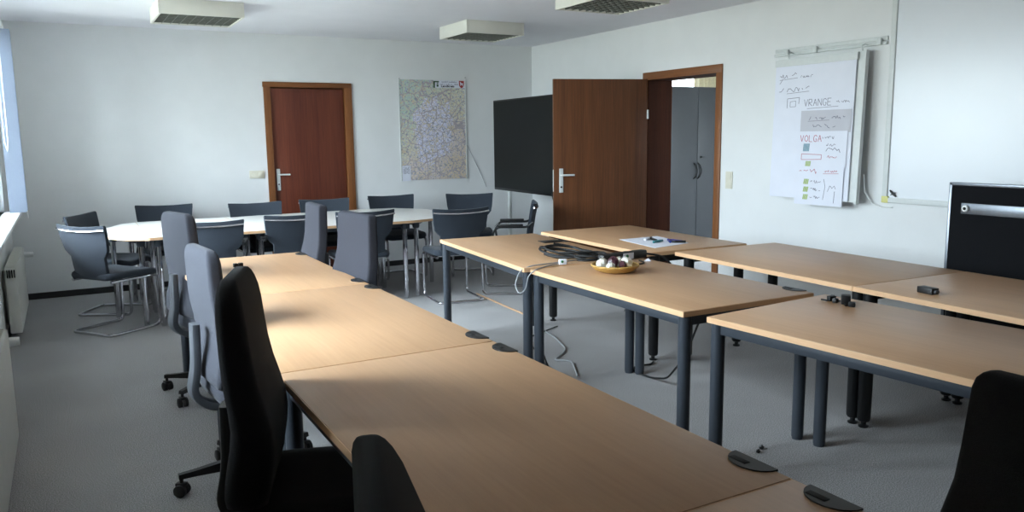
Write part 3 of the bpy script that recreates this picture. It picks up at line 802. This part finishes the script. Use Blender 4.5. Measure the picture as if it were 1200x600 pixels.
fb = on_right('flip_chart', 'white flip chart pad with handwriting hung from the wall rail', 'flip chart', 4.36, 0, .045)
TOP, BOT = 2.07, .965
def slab(b, x0, x1, z0, z1, y_, th, lean=.0):
    # sheet hanging with a slight lean out from the wall at the bottom
    def yy(z): return y_ - lean * (TOP - z)
    b.rings([[Vector((x0, yy(z0), z0)), Vector((x1, yy(z0), z0)), Vector((x1, yy(z0) - th, z0)), Vector((x0, yy(z0) - th, z0))],
             [Vector((x0, yy(z1), z1)), Vector((x1, yy(z1), z1)), Vector((x1, yy(z1) - th, z1)), Vector((x0, yy(z1) - th, z1))]])
    return b
LEAN = .028
obj('backing_board', slab(slab(B(), -.38, .43, BOT + .01, TOP + .01, -.022, .022, LEAN), .425, .445, BOT, TOP + .012, -.018, .034, LEAN), M_ALU_WHITE, fb)
obj('pad', slab(B(), -.385, .375, BOT + .015, TOP - .005, -.050, .010, LEAN), M_PAPER, fb)
obj('binding_strip', slab(B(), -.39, .385, TOP - .05, TOP + .004, -.045, .022, LEAN), M_ALU_WHITE, fb)
for x in (-.28, .40):
    obj('hook', B().tube([(x, -.03, TOP - .01), (x, -.045, TOP + .045), (x, -.01, TOP + .06), (x, .015, TOP + .055)], .005, 8), M_ALU_WHITE, fb)
def yy_at(z, d): return -.060 - LEAN * (TOP - z) - d
def stroke(b, pts, w, d):
    """flat marker line on the leaning sheet; pts in (x,z)"""
    for (xa, za), (xb, zb) in zip(pts, pts[1:]):
        dx, dz = xb - xa, zb - za; l = math.hypot(dx, dz)
        if l < 1e-5: continue
        nx_, nz_ = -dz / l * w / 2, dx / l * w / 2
        q = [(xa + nx_, za + nz_), (xb + nx_, zb + nz_), (xb - nx_, zb - nz_), (xa - nx_, za - nz_)]
        b.rings([[Vector((x, yy_at(z, d), z)) for x, z in q], [Vector((x, yy_at(z, d + .0008), z)) for x, z in q]])
def scribble(b, x, z, length, h, rnd, w=.004, d=.0, slope=0.0):
    pts = []; cx = x
    while cx < x + length:
        pts.append((cx, z + slope * (cx - x) + h * rnd.uniform(-.5, .6))); cx += h * rnd.uniform(.18, .42)
        if rnd.random() < .13:
            stroke(b, pts, w, d); pts = []; cx += h * .35
    stroke(b, pts, w, d)
LET = {'A': [[(0, 0), (.5, 1), (1, 0)], [(.2, .4), (.8, .4)]], 'R': [[(0, 0), (0, 1), (.8, 1), (.9, .7), (.8, .5), (0, .5), (1, 0)]], 'G': [[(1, .8), (.7, 1), (.2, .9), (0, .5), (.2, .05), (.8, 0), (1, .4), (.6, .4)]],
       'E': [[(1, 1), (0, 1), (0, 0), (1, 0)], [(0, .5), (.8, .5)]], 'N': [[(0, 0), (0, 1), (1, 0), (1, 1)]], 'V': [[(0, 1), (.5, 0), (1, 1)]], 'O': [[(.5, 0), (0, .3), (0, .7), (.5, 1), (1, .7), (1, .3), (.5, 0)]], 'L': [[(0, 1), (0, 0), (.9, 0)]]}
def block_word(b, s, x, z, h, d, w=.006):
    for ch in s:
        for st in LET[ch]: stroke(b, [(x + u * h * .62, z + v * h) for u, v in st], w, d)
        x += h * .85
r2 = random.Random(11)
k1 = B()
scribble(k1, -.34, 1.945, .17, .035, r2); scribble(k1, -.34, 1.895, .05, .05, r2); scribble(k1, -.13, 1.93, .12, .02, r2, .003)
stroke(k1, [(-.34, 1.915), (-.16, 1.925)], .003, 0)
scribble(k1, -.34, 1.84, .05, .06, r2); scribble(k1, -.26, 1.835, .22, .035, r2); stroke(k1, [(-.26, 1.805), (-.04, 1.815)], .003, 0)
stroke(k1, [(-.25, 1.69), (-.25, 1.765), (-.13, 1.77), (-.135, 1.72)], .004, 0); stroke(k1, [(-.22, 1.70), (-.22, 1.74), (-.165, 1.745), (-.165, 1.70), (-.22, 1.70)], .003, 0)
block_word(k1, 'VRANGE', -.08, 1.70, .052, 0, .004); scribble(k1, .22, 1.72, .12, .02, r2, .003); stroke(k1, [(-.05, 1.68), (.24, 1.69)], .003, 0)
obj('handwriting', k1, M_INK, fb)
# three loose sheets pinned over the pad's lower right
def note(label, x0, x1, z0, z1, d, m, curl=0):
    t = on_right('paper_sheet', label, 'paper', 4.36, 0, .045)
    t['group'] = 'loose sheets pinned on the flip chart'
    def yy(z): return yy_at(z, d)
    obj('sheet', B().rings([[Vector((x0, yy(z0) + .001, z0)), Vector((x1, yy(z0) + .001, z0)), Vector((x1, yy(z0) - .001, z0)), Vector((x0, yy(z0) - .001, z0))],
                            [Vector((x0, yy(z1) + .001, z1)), Vector((x1, yy(z1) + .001, z1)), Vector((x1, yy(z1) - .001, z1)), Vector((x0, yy(z1) - .001, z1))]]), m, t)
    return t
n1 = note('grey tinted sheet, uppermost of three loose sheets on the flip chart', -.10, .365, 1.495, 1.665, .003, M_PAPER_TINT)
k = B(); scribble(k, -.02, 1.60, .18, .03, r2, .004, .0045); scribble(k, .19, 1.605, .13, .025, r2, .004, .0045); scribble(k, .02, 1.535, .22, .04, r2, .004, .0045)
stroke(k, [(-.03, 1.582), (.17, 1.588)], .003, .0045)
obj('handwriting', k, M_INK, n1)
n2 = note('white sheet with blue and green marks, middle of three loose sheets', -.11, .345, 1.225, 1.505, .006, M_PAPER)
k = B(); block_word(k, 'VOLGA', -.09, 1.425, .05, .0075, .0045); obj('red_heading', k, M_INK_RED, n2)
k = B(); scribble(k, .12, 1.455, .12, .02, r2, .003, .0075); scribble(k, .15, 1.40, .10, .02, r2, .003, .0075); scribble(k, .16, 1.36, .13, .035, r2, .004, .0075)
obj('handwriting', k, M_INK, n2)
k = B(); stroke(k, [(-.07, 1.33), (-.07, 1.285), (.12, 1.29), (.12, 1.325), (-.07, 1.33)], .004, .0075); scribble(k, .15, 1.31, .12, .018, r2, .003, .0075)
obj('red_handwriting', k, M_INK_RED, n2)
k = B()
for j in range(6): stroke(k, [(-.055 + j * .01, 1.35), (-.05 + j * .01, 1.41)], .007, .0075)
obj('blue_marks', k, M_INK_BLUE, n2)
k = B()
for j in range(5): stroke(k, [(-.025 + j * .01, 1.232), (-.02 + j * .01, 1.275)], .007, .0075)
obj('green_marks', k, M_INK_GREEN, n2)
n3 = note('white sheet with three green notes, lowest and hanging below the pad', -.115, .335, .935, 1.235, .009, M_PAPER)
k = B(); scribble(k, -.08, 1.195, .21, .035, r2, .004, .0105); scribble(k, .16, 1.20, .12, .018, r2, .003, .0105); stroke(k, [(.15, 1.18), (.29, 1.185)], .003, .0105)
obj('red_handwriting', k, M_INK_RED, n3)
for j, zz in enumerate((1.115, 1.055, .995)):
    k = B()
    for q in range(4): stroke(k, [(-.03 + q * .012, zz - .02), (-.022 + q * .012, zz + .02)], .009, .0105)
    obj('green_marks', k, M_INK_GREEN, n3)
k = B()
for zz in (1.115, 1.055, .995): scribble(k, .035, zz, .10, .022, r2, .003, .0105)
stroke(k, [(.16, 1.14), (.175, 1.08), (.17, 1.05), (.16, .98)], .003, .0105); scribble(k, .20, 1.07, .11, .05, r2, .003, .0105); stroke(k, [(.26, .96), (.265, 1.05)], .004, .0105)
obj('handwriting', k, M_INK, n3)
tag(obj('cable', B().tube([(XR - .045, 3.925, 1.18), (XR - .04, 3.91, 1.05), (XR - .02, 3.86, .97), (XR - .012, 3.78, .945), (XR - .012, 3.70, .95)], .005, 6), M_WHITE_PAINT), 'thin white cord curling out below the flip chart', 'cord')

wb = on_right('whiteboard', 'large white wall board with pale frame right of the flip chart', 'whiteboard', 2.80, 0)
W0, W1, Z0, Z1 = -.974, .974, .985, 2.46
obj('board_panel', B().box(((W0 + W1) / 2, -.010, (Z0 + Z1) / 2), (W1 - W0 - .04, .018, Z1 - Z0 - .04)), M_WHITEBOARD, wb)
fr = B()
for x in (W0 + .02, W1 - .02): fr.box((x, -.015, (Z0 + Z1) / 2), (.042, .030, Z1 - Z0), .004)
for z in (Z0 + .018, Z1 - .018): fr.box(((W0 + W1) / 2, -.015, z), (W1 - W0 - .08, .030, .038), .004)
obj('board_frame', fr, M_ALU_WHITE, wb)
obj('corner_cap', B().box((W0 + .025, -.016, Z0 + .022), (.056, .034, .05), .006), M_YELLOW, wb, label='pale yellowish corner cap')
plane = on_right('toy_magnet', 'small dark winged magnet at lower left corner of the whiteboard', 'magnet', 3.685, 1.052, .02)
obj('body', B().tube([(-.028, -.006, .022), (0, -.010, 0), (.024, -.008, -.022)], lambda v: .005 + .004 * math.sin(PI * v), 8), M_BLACK_PLASTIC, plane)
obj('wing', B().rings([[Vector((x, y_, z)) for x, z in ((-.022, -.014), (.0, .008), (.024, .010), (.006, -.008))] for y_ in (-.008, -.013)]), M_GREY_PLASTIC, plane)

# black pinboard standing behind the right-hand tables
pb = thing('pinboard', 'black felt standing pinboard with metal edge behind the right tables', 'board', (4.75, 2.11, 0), -PI / 2)
BW = 1.72
obj('felt_panel', B().box((0, 0, .66), (BW - .03, .03, 1.02)), M_BOARD, pb)
fr = B()
for s in (-1, 1): fr.box((s * (BW / 2 - .008), 0, .66), (.018, .036, 1.045), .003)
for z in (.145, 1.175): fr.box((0, 0, z), (BW, .036, .02), .003)
obj('edge_frame', fr, M_SILVER, pb)
bn = obj('metal_band', B().box((.03, -.019, 1.03), (BW - .11, .008, .065), .002), M_SILVER, pb)
obj('lock_knob', B().lathe([(.020, 0), (.020, .010), (.016, .014)], (0, 0, 0), 20).xf(Matrix.Translation((-BW / 2 + .115, -.022, 1.03)) @ Matrix.Rotation(PI / 2, 4, 'X')), M_WHITE_PAINT, bn)
obj('lock_core', B().lathe([(.009, 0), (.009, .004)], (0, 0, 0), 14).xf(Matrix.Translation((-BW / 2 + .115, -.035, 1.03)) @ Matrix.Rotation(PI / 2, 4, 'X')), M_DARK, bn)
for s in (-1, 1):
    obj('foot', B().box((s * .6, 0, .02), (.05, .42, .04), .006).box((s * .6, 0, .09), (.04, .03, .12)), M_BLACK_STEEL, pb)

# ------------------------------------------------------------------ small things on the tables
def crumple(c, r, seed, n=10, m=7):
    rn = random.Random(seed); rings = []
    for i in range(m + 1):
        a_ = PI * i / m; ring = []
        for j in range(n):
            rr = r * rn.uniform(.78, 1.2)
            b_ = 2 * PI * j / n
            ring.append(Vector((c[0] + rr * math.sin(a_) * math.cos(b_), c[1] + rr * math.sin(a_) * math.sin(b_), max(c[2] - r * .95, c[2] + rr * math.cos(a_)))))
        rings.append(ring)
    return B().rings(rings)
bx, by = 2.66, 3.585
bowl = thing('sweets_basket', 'shallow golden woven basket holding wrapped sweets on centre table', 'basket', (bx, by, H))
obj('basket_body', B().lathe([(.085, .002), (.112, .012), (.128, .03), (.134, .036), (.128, .038), (.118, .028), (.10, .014), (.02, .008)], (0, 0, 0), 40), M_WICKER, bowl)
rp = [(.131 * math.cos(2 * PI * k / 40), .131 * math.sin(2 * PI * k / 40), .038 + .003 * math.sin(k * PI)) for k in range(40)]
obj('rim', B().tube(rp, lambda v: .006 + .0015 * math.sin(v * 160), 8, closed=True), M_WICKER, bowl)
for dx, dy, dz, r_, m_, lab in ((-.055, .045, .042, .032, M_WRAP, 'white wrapped sweet at the left of the basket'), (-.055, -.035, .036, .024, M_WRAP, 'small white wrapped sweet at the basket front'),
                           (-.005, .01, .048, .034, M_WRAP_PURPLE, 'dark purple wrapped sweet in the middle of the basket'), (.02, -.045, .038, .025, M_WRAP_PURPLE, 'small purple wrapped sweet at the front of the basket'),
                           (.055, -.03, .044, .035, M_WRAP, 'large white wrapped sweet at the right of the basket'), (.06, .045, .042, .030, M_WRAP, 'white wrapped sweet at the back of the basket')):
    nm = 'wrapped_sweet'
    tag(obj(nm, crumple((bx + dx, by + dy, H + dz), r_, int(dx * 997 + 400)), m_, ang=20), lab, 'sweet', 'wrapped sweets in the basket')

def wavy(cx, cy, rx, ry, rot, turns, seed, z, n=26, lift=.0):
    rn = random.Random(seed); out = []
    for k in range(int(turns * n)):
        a_ = 2 * PI * k / n
        w_ = 1 + .12 * math.sin(a_ * 2.3 + seed) + rn.uniform(-.02, .02)
        x, y = rx * w_ * math.cos(a_), ry * w_ * math.sin(a_)
        out.append((cx + x * math.cos(rot) - y * math.sin(rot), cy + x * math.sin(rot) + y * math.cos(rot), z + .009 * (k // n) + .006 * math.sin(a_ * 1.7 + seed) + lift * max(0, math.sin(a_))))
    return out
def cord(pts, r, m, label, cat='cable'): return tag(obj('cable', B().tube(pts, r, 8, fillet=.06 if len(pts) < 20 else 0), m), label, cat, 'cables on and under the centre tables')
cord(wavy(2.745, 4.20, .10, .18, .5, 4.2, 1, H + .010, lift=.022), .0075, M_CORD, 'thick coil of black cable near the back of centre tables')
cord(wavy(2.80, 4.00, .10, .055, -.4, 3.4, 5, H + .008), .0065, M_CORD, 'smaller black cable loop just left of the basket')
cord([(2.84, 4.02, H + .008), (2.88, 3.97, H + .012), (2.93, 4.0, H + .01), (2.98, 3.95, H + .012)], .006, M_CORD, 'short black lead between the coil and the power strip')
cord([(3.15, 3.93, H + .02), (3.20, 3.92, H + .012), (3.27, 3.90, H - .005), (3.31, 3.87, H - .05), (3.33, 3.8, .5), (3.33, 3.75, .2)], .006, M_CORD, 'black lead running right from the power strip into the gap')
cord([(3.00, 3.80, H + .006), (2.98, 3.72, H + .006), (2.92, 3.68, H + .006), (2.87, 3.74, H + .006)], .005, M_CORD, 'short black cable end curled right of the basket')
cord([(2.72, 4.03, H + .006), (2.50, 4.00, H + .006), (2.34, 3.985, H + .007), (2.268, 3.99, H - .02), (2.245, 4.00, .63), (2.25, 3.96, .585), (2.26, 3.90, .62), (2.262, 3.87, H - .025), (2.31, 3.86, H + .006), (2.42, 3.93, H + .006), (2.60, 3.99, H + .006)], .004, M_CORD_GREY, 'thin grey cable drooping in a loop over the table edge')
ps = thing('power_strip', 'black multi-socket power strip lying behind the basket of sweets', 'power strip', (2.955, 3.905, H), rad(7))
obj('strip_body', B().box((0, 0, .024), (.37, .055, .046), .008), M_BLACK_PLASTIC, ps)
for k in range(4): obj('socket', B().lathe([(.021, .0475), (.021, .0485), (.017, .0486), (.017, .0480)], (-.12 + k * .075, 0, 0), 16), M_BEZEL, ps)
lb = obj('paper_label', B().box((.02, -.031, .024), (.085, .003, .038)), M_PAPER, ps, label='white paper tag')
obj('green_dot', B().cyl((.007, -.0325, .024), (.007, -.0345, .024), .011, n=16), M_GREEN, lb)
tg = thing('cable_tag', 'small white tag with green spot beside the cable coil', 'tag', (2.545, 3.95, H), rad(-20))
obj('tag_card', B().box((0, 0, .0175), (.045, .02, .033), .003), M_PAPER, tg)
obj('green_dot', B().cyl((-.004, -.0095, .02), (-.004, -.0125, .02), .008, n=12), M_GREEN, tg)
tag(obj('paper_scrap', B().rings([[Vector((3.02, 3.78, H + .001)), Vector((3.06, 3.76, H + .001)), Vector((3.05, 3.81, H + .001))], [Vector((3.025, 3.785, H + .003)), Vector((3.05, 3.775, H + .018)), Vector((3.05, 3.80, H + .004))]]), M_PAPER), 'tiny folded white paper scrap right of the power strip', 'paper')

# flat dark cable outlet between far centre table and door table
# paper with markers on the table in front of the door
sheet = tag(obj('paper_sheet', B().rings([[Vector((x, y, z)) for x, y in ((3.441, 4.19), (3.797, 4.257), (3.863, 4.682), (3.512, 4.682))] for z in (.7355, .7375)]), M_PAPER), 'large white paper sheet lying on the table before the open door', 'paper')
for x, y, a_, m_, mc, lab, l_ in ((3.60, 4.46, 30, M_PAPER, M_BEZEL, 'white pen with dark cap at left on the paper', .13), (3.60, 4.40, 70, M_BLACK_PLASTIC, M_BEZEL, 'black marker at the middle of the paper', .12),
                            (3.565, 4.31, 15, M_TEAL, M_TEAL, 'teal marker at the front of the paper', .11), (3.65, 4.29, 55, M_BLUE, M_BLUE, 'blue marker right of the teal one', .13),
                            (3.68, 4.27, 100, M_PURPLE, M_PURPLE, 'violet marker at the right of the paper', .13), (3.66, 4.22, 140, M_BLACK_STEEL, M_GREY_PLASTIC, 'dark grey marker at the right end of paper', .12)):
    t = thing('marker_pen', lab, 'marker', (x * 1.02, y * 1.02, .7375 + .0092), rad(a_), 'marker pens on the paper')
    obj('barrel', B().cyl((-l_ / 2, 0, 0), (l_ * .12, 0, 0), .009, n=12), m_, t)
    obj('cap', B().cyl((l_ * .12, 0, 0), (l_ / 2, 0, 0), .0095, .007, n=12), mc, t)

bb = thing('black_box', 'small flat black box with cable on the table before pinboard', 'box', (3.52, 2.28, H), rad(-8))
obj('box_body', B().box((0, 0, .015), (.045, .085, .030), .003), M_BLACK_PLASTIC, bb)
obj('plug_end', B().box((.0, -.048, .015), (.024, .014, .014), .003), M_GREY_PLASTIC, bb)
rn = random.Random(8)
for j, (x, y, s_, lab) in enumerate(((3.00, 2.335, .05, 'upright black plug in the clump on near centre table'), (2.995, 2.41, .030, 'small black cable end left in the clump on the table'),
                                 (3.04, 2.44, .022, 'tiny black piece farthest left in the clump on the table'), (2.965, 2.275, .028, 'flat black part at the right of the clump on the table'), (2.975, 2.37, .026, 'black clip at the front of the clump on the table'))):
    t = thing('connector', lab, 'connector', (x + .005, y - .005, H), rn.uniform(0, 3), 'small black parts on the near centre table')
    obj('housing', B().box((0, 0, s_ * .4), (s_, s_ * .8, s_ * .8), .004), M_BLACK_PLASTIC, t)
    obj('lead', B().tube([(s_ * .5, 0, .006), (s_ * .9, .01, .006), (s_ * 1.2, -.01 - .01 * (j % 2), .005)], .004, 6), M_CORD, t)
cl = thing('table_clip', 'tiny black clip lying on far window-row table behind black chair', 'clip', (.87, 4.96, H), .2)
obj('clip_body', B().box((-.016, 0, .012), (.024, .03, .024), .004).box((.016, 0, .012), (.024, .03, .024), .004), M_BLACK_PLASTIC, cl)
obj('clip_bar', B().box((0, 0, .008), (.02, .012, .008), .002), M_BEZEL, cl)
fm = thing('flat_socket_cover', 'flat dark square cable cover on far centre table by the door table', 'cover', (3.04, 4.88, H), rad(-5))
obj('cover_plate', B().box((0, 0, .0025), (.15, .11, .005), .001), M_BLACK_PLASTIC, fm)
obj('cover_lip', B().box((0, -.05, .006), (.13, .008, .003), .001), M_BEZEL, fm)

# cables on the floor
cord([(2.70, 4.02, .006), (2.86, 4.33, .006), (2.76, 4.40, .006), (2.92, 4.52, .006), (3.0, 4.62, .006), (3.06, 4.80, .006), (3.10, 4.93, .006), (3.15, 5.2, .006)], .006, M_CORD_GREY, 'pale cable zigzagging on the carpet below the far centre table')
cord([(2.98, 3.2, .70), (3.0, 3.25, .5), (2.98, 3.35, .25), (3.02, 3.55, .06), (3.06, 3.75, .008), (3.05, 3.92, .008), (3.13, 4.0, .008), (3.25, 3.98, .008), (3.30, 4.02, .008)], .006, M_CORD, 'black cable sagging from the basket table down to the carpet')
cord([(3.36, 6.74, .006), (3.34, 6.4, .006), (3.31, 6.0, .006), (3.30, 5.75, .006), (3.27, 5.55, .006)], .008, M_CORD_TAN, 'straight tan cable on the carpet behind the far centre table')
cord([(2.30, 3.90, .66), (2.36, 3.93, .3), (2.60, 4.2, .02), (2.9, 5.0, .008), (3.3, 5.2, .008)], .005, M_CORD, 'black cable behind the paired grey legs of centre tables')
tag(obj('carpet_crumb', crumple((2.80, 2.60, .010), .012, 3, 7, 5), M_BLACK_PLASTIC, ang=20), 'small black crumb lying on the carpet by centre table legs', 'debris')
tag(obj('carpet_crumb', crumple((2.755, 2.575, .008), .010, 4, 7, 5), M_BLACK_PLASTIC, ang=20), 'tinier black crumb right beside the larger carpet crumb', 'debris')

# ------------------------------------------------------------------ daylight
W = bpy.data.worlds.new('overcast_sky'); bpy.context.scene.world = W; W.use_nodes = True
nt = W.node_tree; N = nt.nodes; L = nt.links
bg = N['Background']
tc = N.new('ShaderNodeTexCoord'); sp = N.new('ShaderNodeSeparateXYZ'); L.new(tc.outputs['Generated'], sp.inputs[0])
cr = N.new('ShaderNodeValToRGB'); e = cr.color_ramp.elements
e[0].position = .46; e[0].color = (.15, .16, .15, 1)
e[1].position = .52; e[1].color = (.36, .40, .44, 1)
for p_, v_ in ((.60, .40), (.67, .85), (.80, 1.6), (1.0, 2.3)):
    k = e.new(p_); k.color = (v_ * .90, v_, v_ * 1.13, 1)
mr = N.new('ShaderNodeMath'); mr.operation = 'MULTIPLY_ADD'; mr.inputs[1].default_value = .5; mr.inputs[2].default_value = .5
L.new(sp.outputs['Z'], mr.inputs[0]); L.new(mr.outputs[0], cr.inputs['Fac']); L.new(cr.outputs['Color'], bg.inputs['Color'])
bg.inputs['Strength'].default_value = 9.0
def portal(name, c, sx, sy, rot):
    l = bpy.data.lights.new(name, 'AREA'); l.shape = 'RECTANGLE'; l.size = sx; l.size_y = sy; l.cycles.is_portal = True
    o = bpy.data.objects.new(name, l); C.objects.link(o); o.location = c; o.rotation_euler = rot
for i, (y0, y1, z0, z1) in enumerate(WIN):
    portal('daylight_portal', (XL - .21, (y0 + y1) / 2, (z0 + z1) / 2), z1 - z0, y1 - y0, (0, -PI / 2, 0))
portal('daylight_portal', (7.9, HY0 - .19, 1.66), 1.4, 1.52, (PI / 2, 0, 0))  # portal of the added hall window
portal('daylight_portal', (7.5, HY1 + .24, 1.71), 2.2, 1.42, (-PI / 2, 0, 0))

# ------------------------------------------------------------------ camera
F_, YAW, PIT, ROL, CH = 934.6197, .50828, .14867, -.01254, 1.4934
Fv = Vector((math.sin(YAW) * math.cos(PIT), math.cos(YAW) * math.cos(PIT), -math.sin(PIT)))
Rv = Vector((math.cos(YAW), -math.sin(YAW), 0)); Uv = Rv.cross(Fv)
c_, s_ = math.cos(ROL), math.sin(ROL)
R2 = Rv * c_ + Uv * s_; U2 = Uv * c_ - Rv * s_
cam = bpy.data.cameras.new('camera'); co = bpy.data.objects.new('camera', cam); C.objects.link(co)
m = Matrix((R2, U2, -Fv)).transposed().to_4x4(); m.translation = Vector((0, 0, CH)); co.matrix_world = m
cam.sensor_fit = 'HORIZONTAL'; cam.sensor_width = 36.0; cam.lens = F_ / 1200 * 36; cam.clip_start = .02
sc = bpy.context.scene; sc.camera = co
sc.view_settings.view_transform = 'Standard'; sc.view_settings.look = 'None'; sc.view_settings.gamma = 1; sc.view_settings.use_curve_mapping = False
sc.view_settings.exposure = 2.58
sc.cycles.max_bounces = 10; sc.cycles.diffuse_bounces = 6; sc.cycles.use_denoising = True
sc.cycles.sample_clamp_indirect = 8
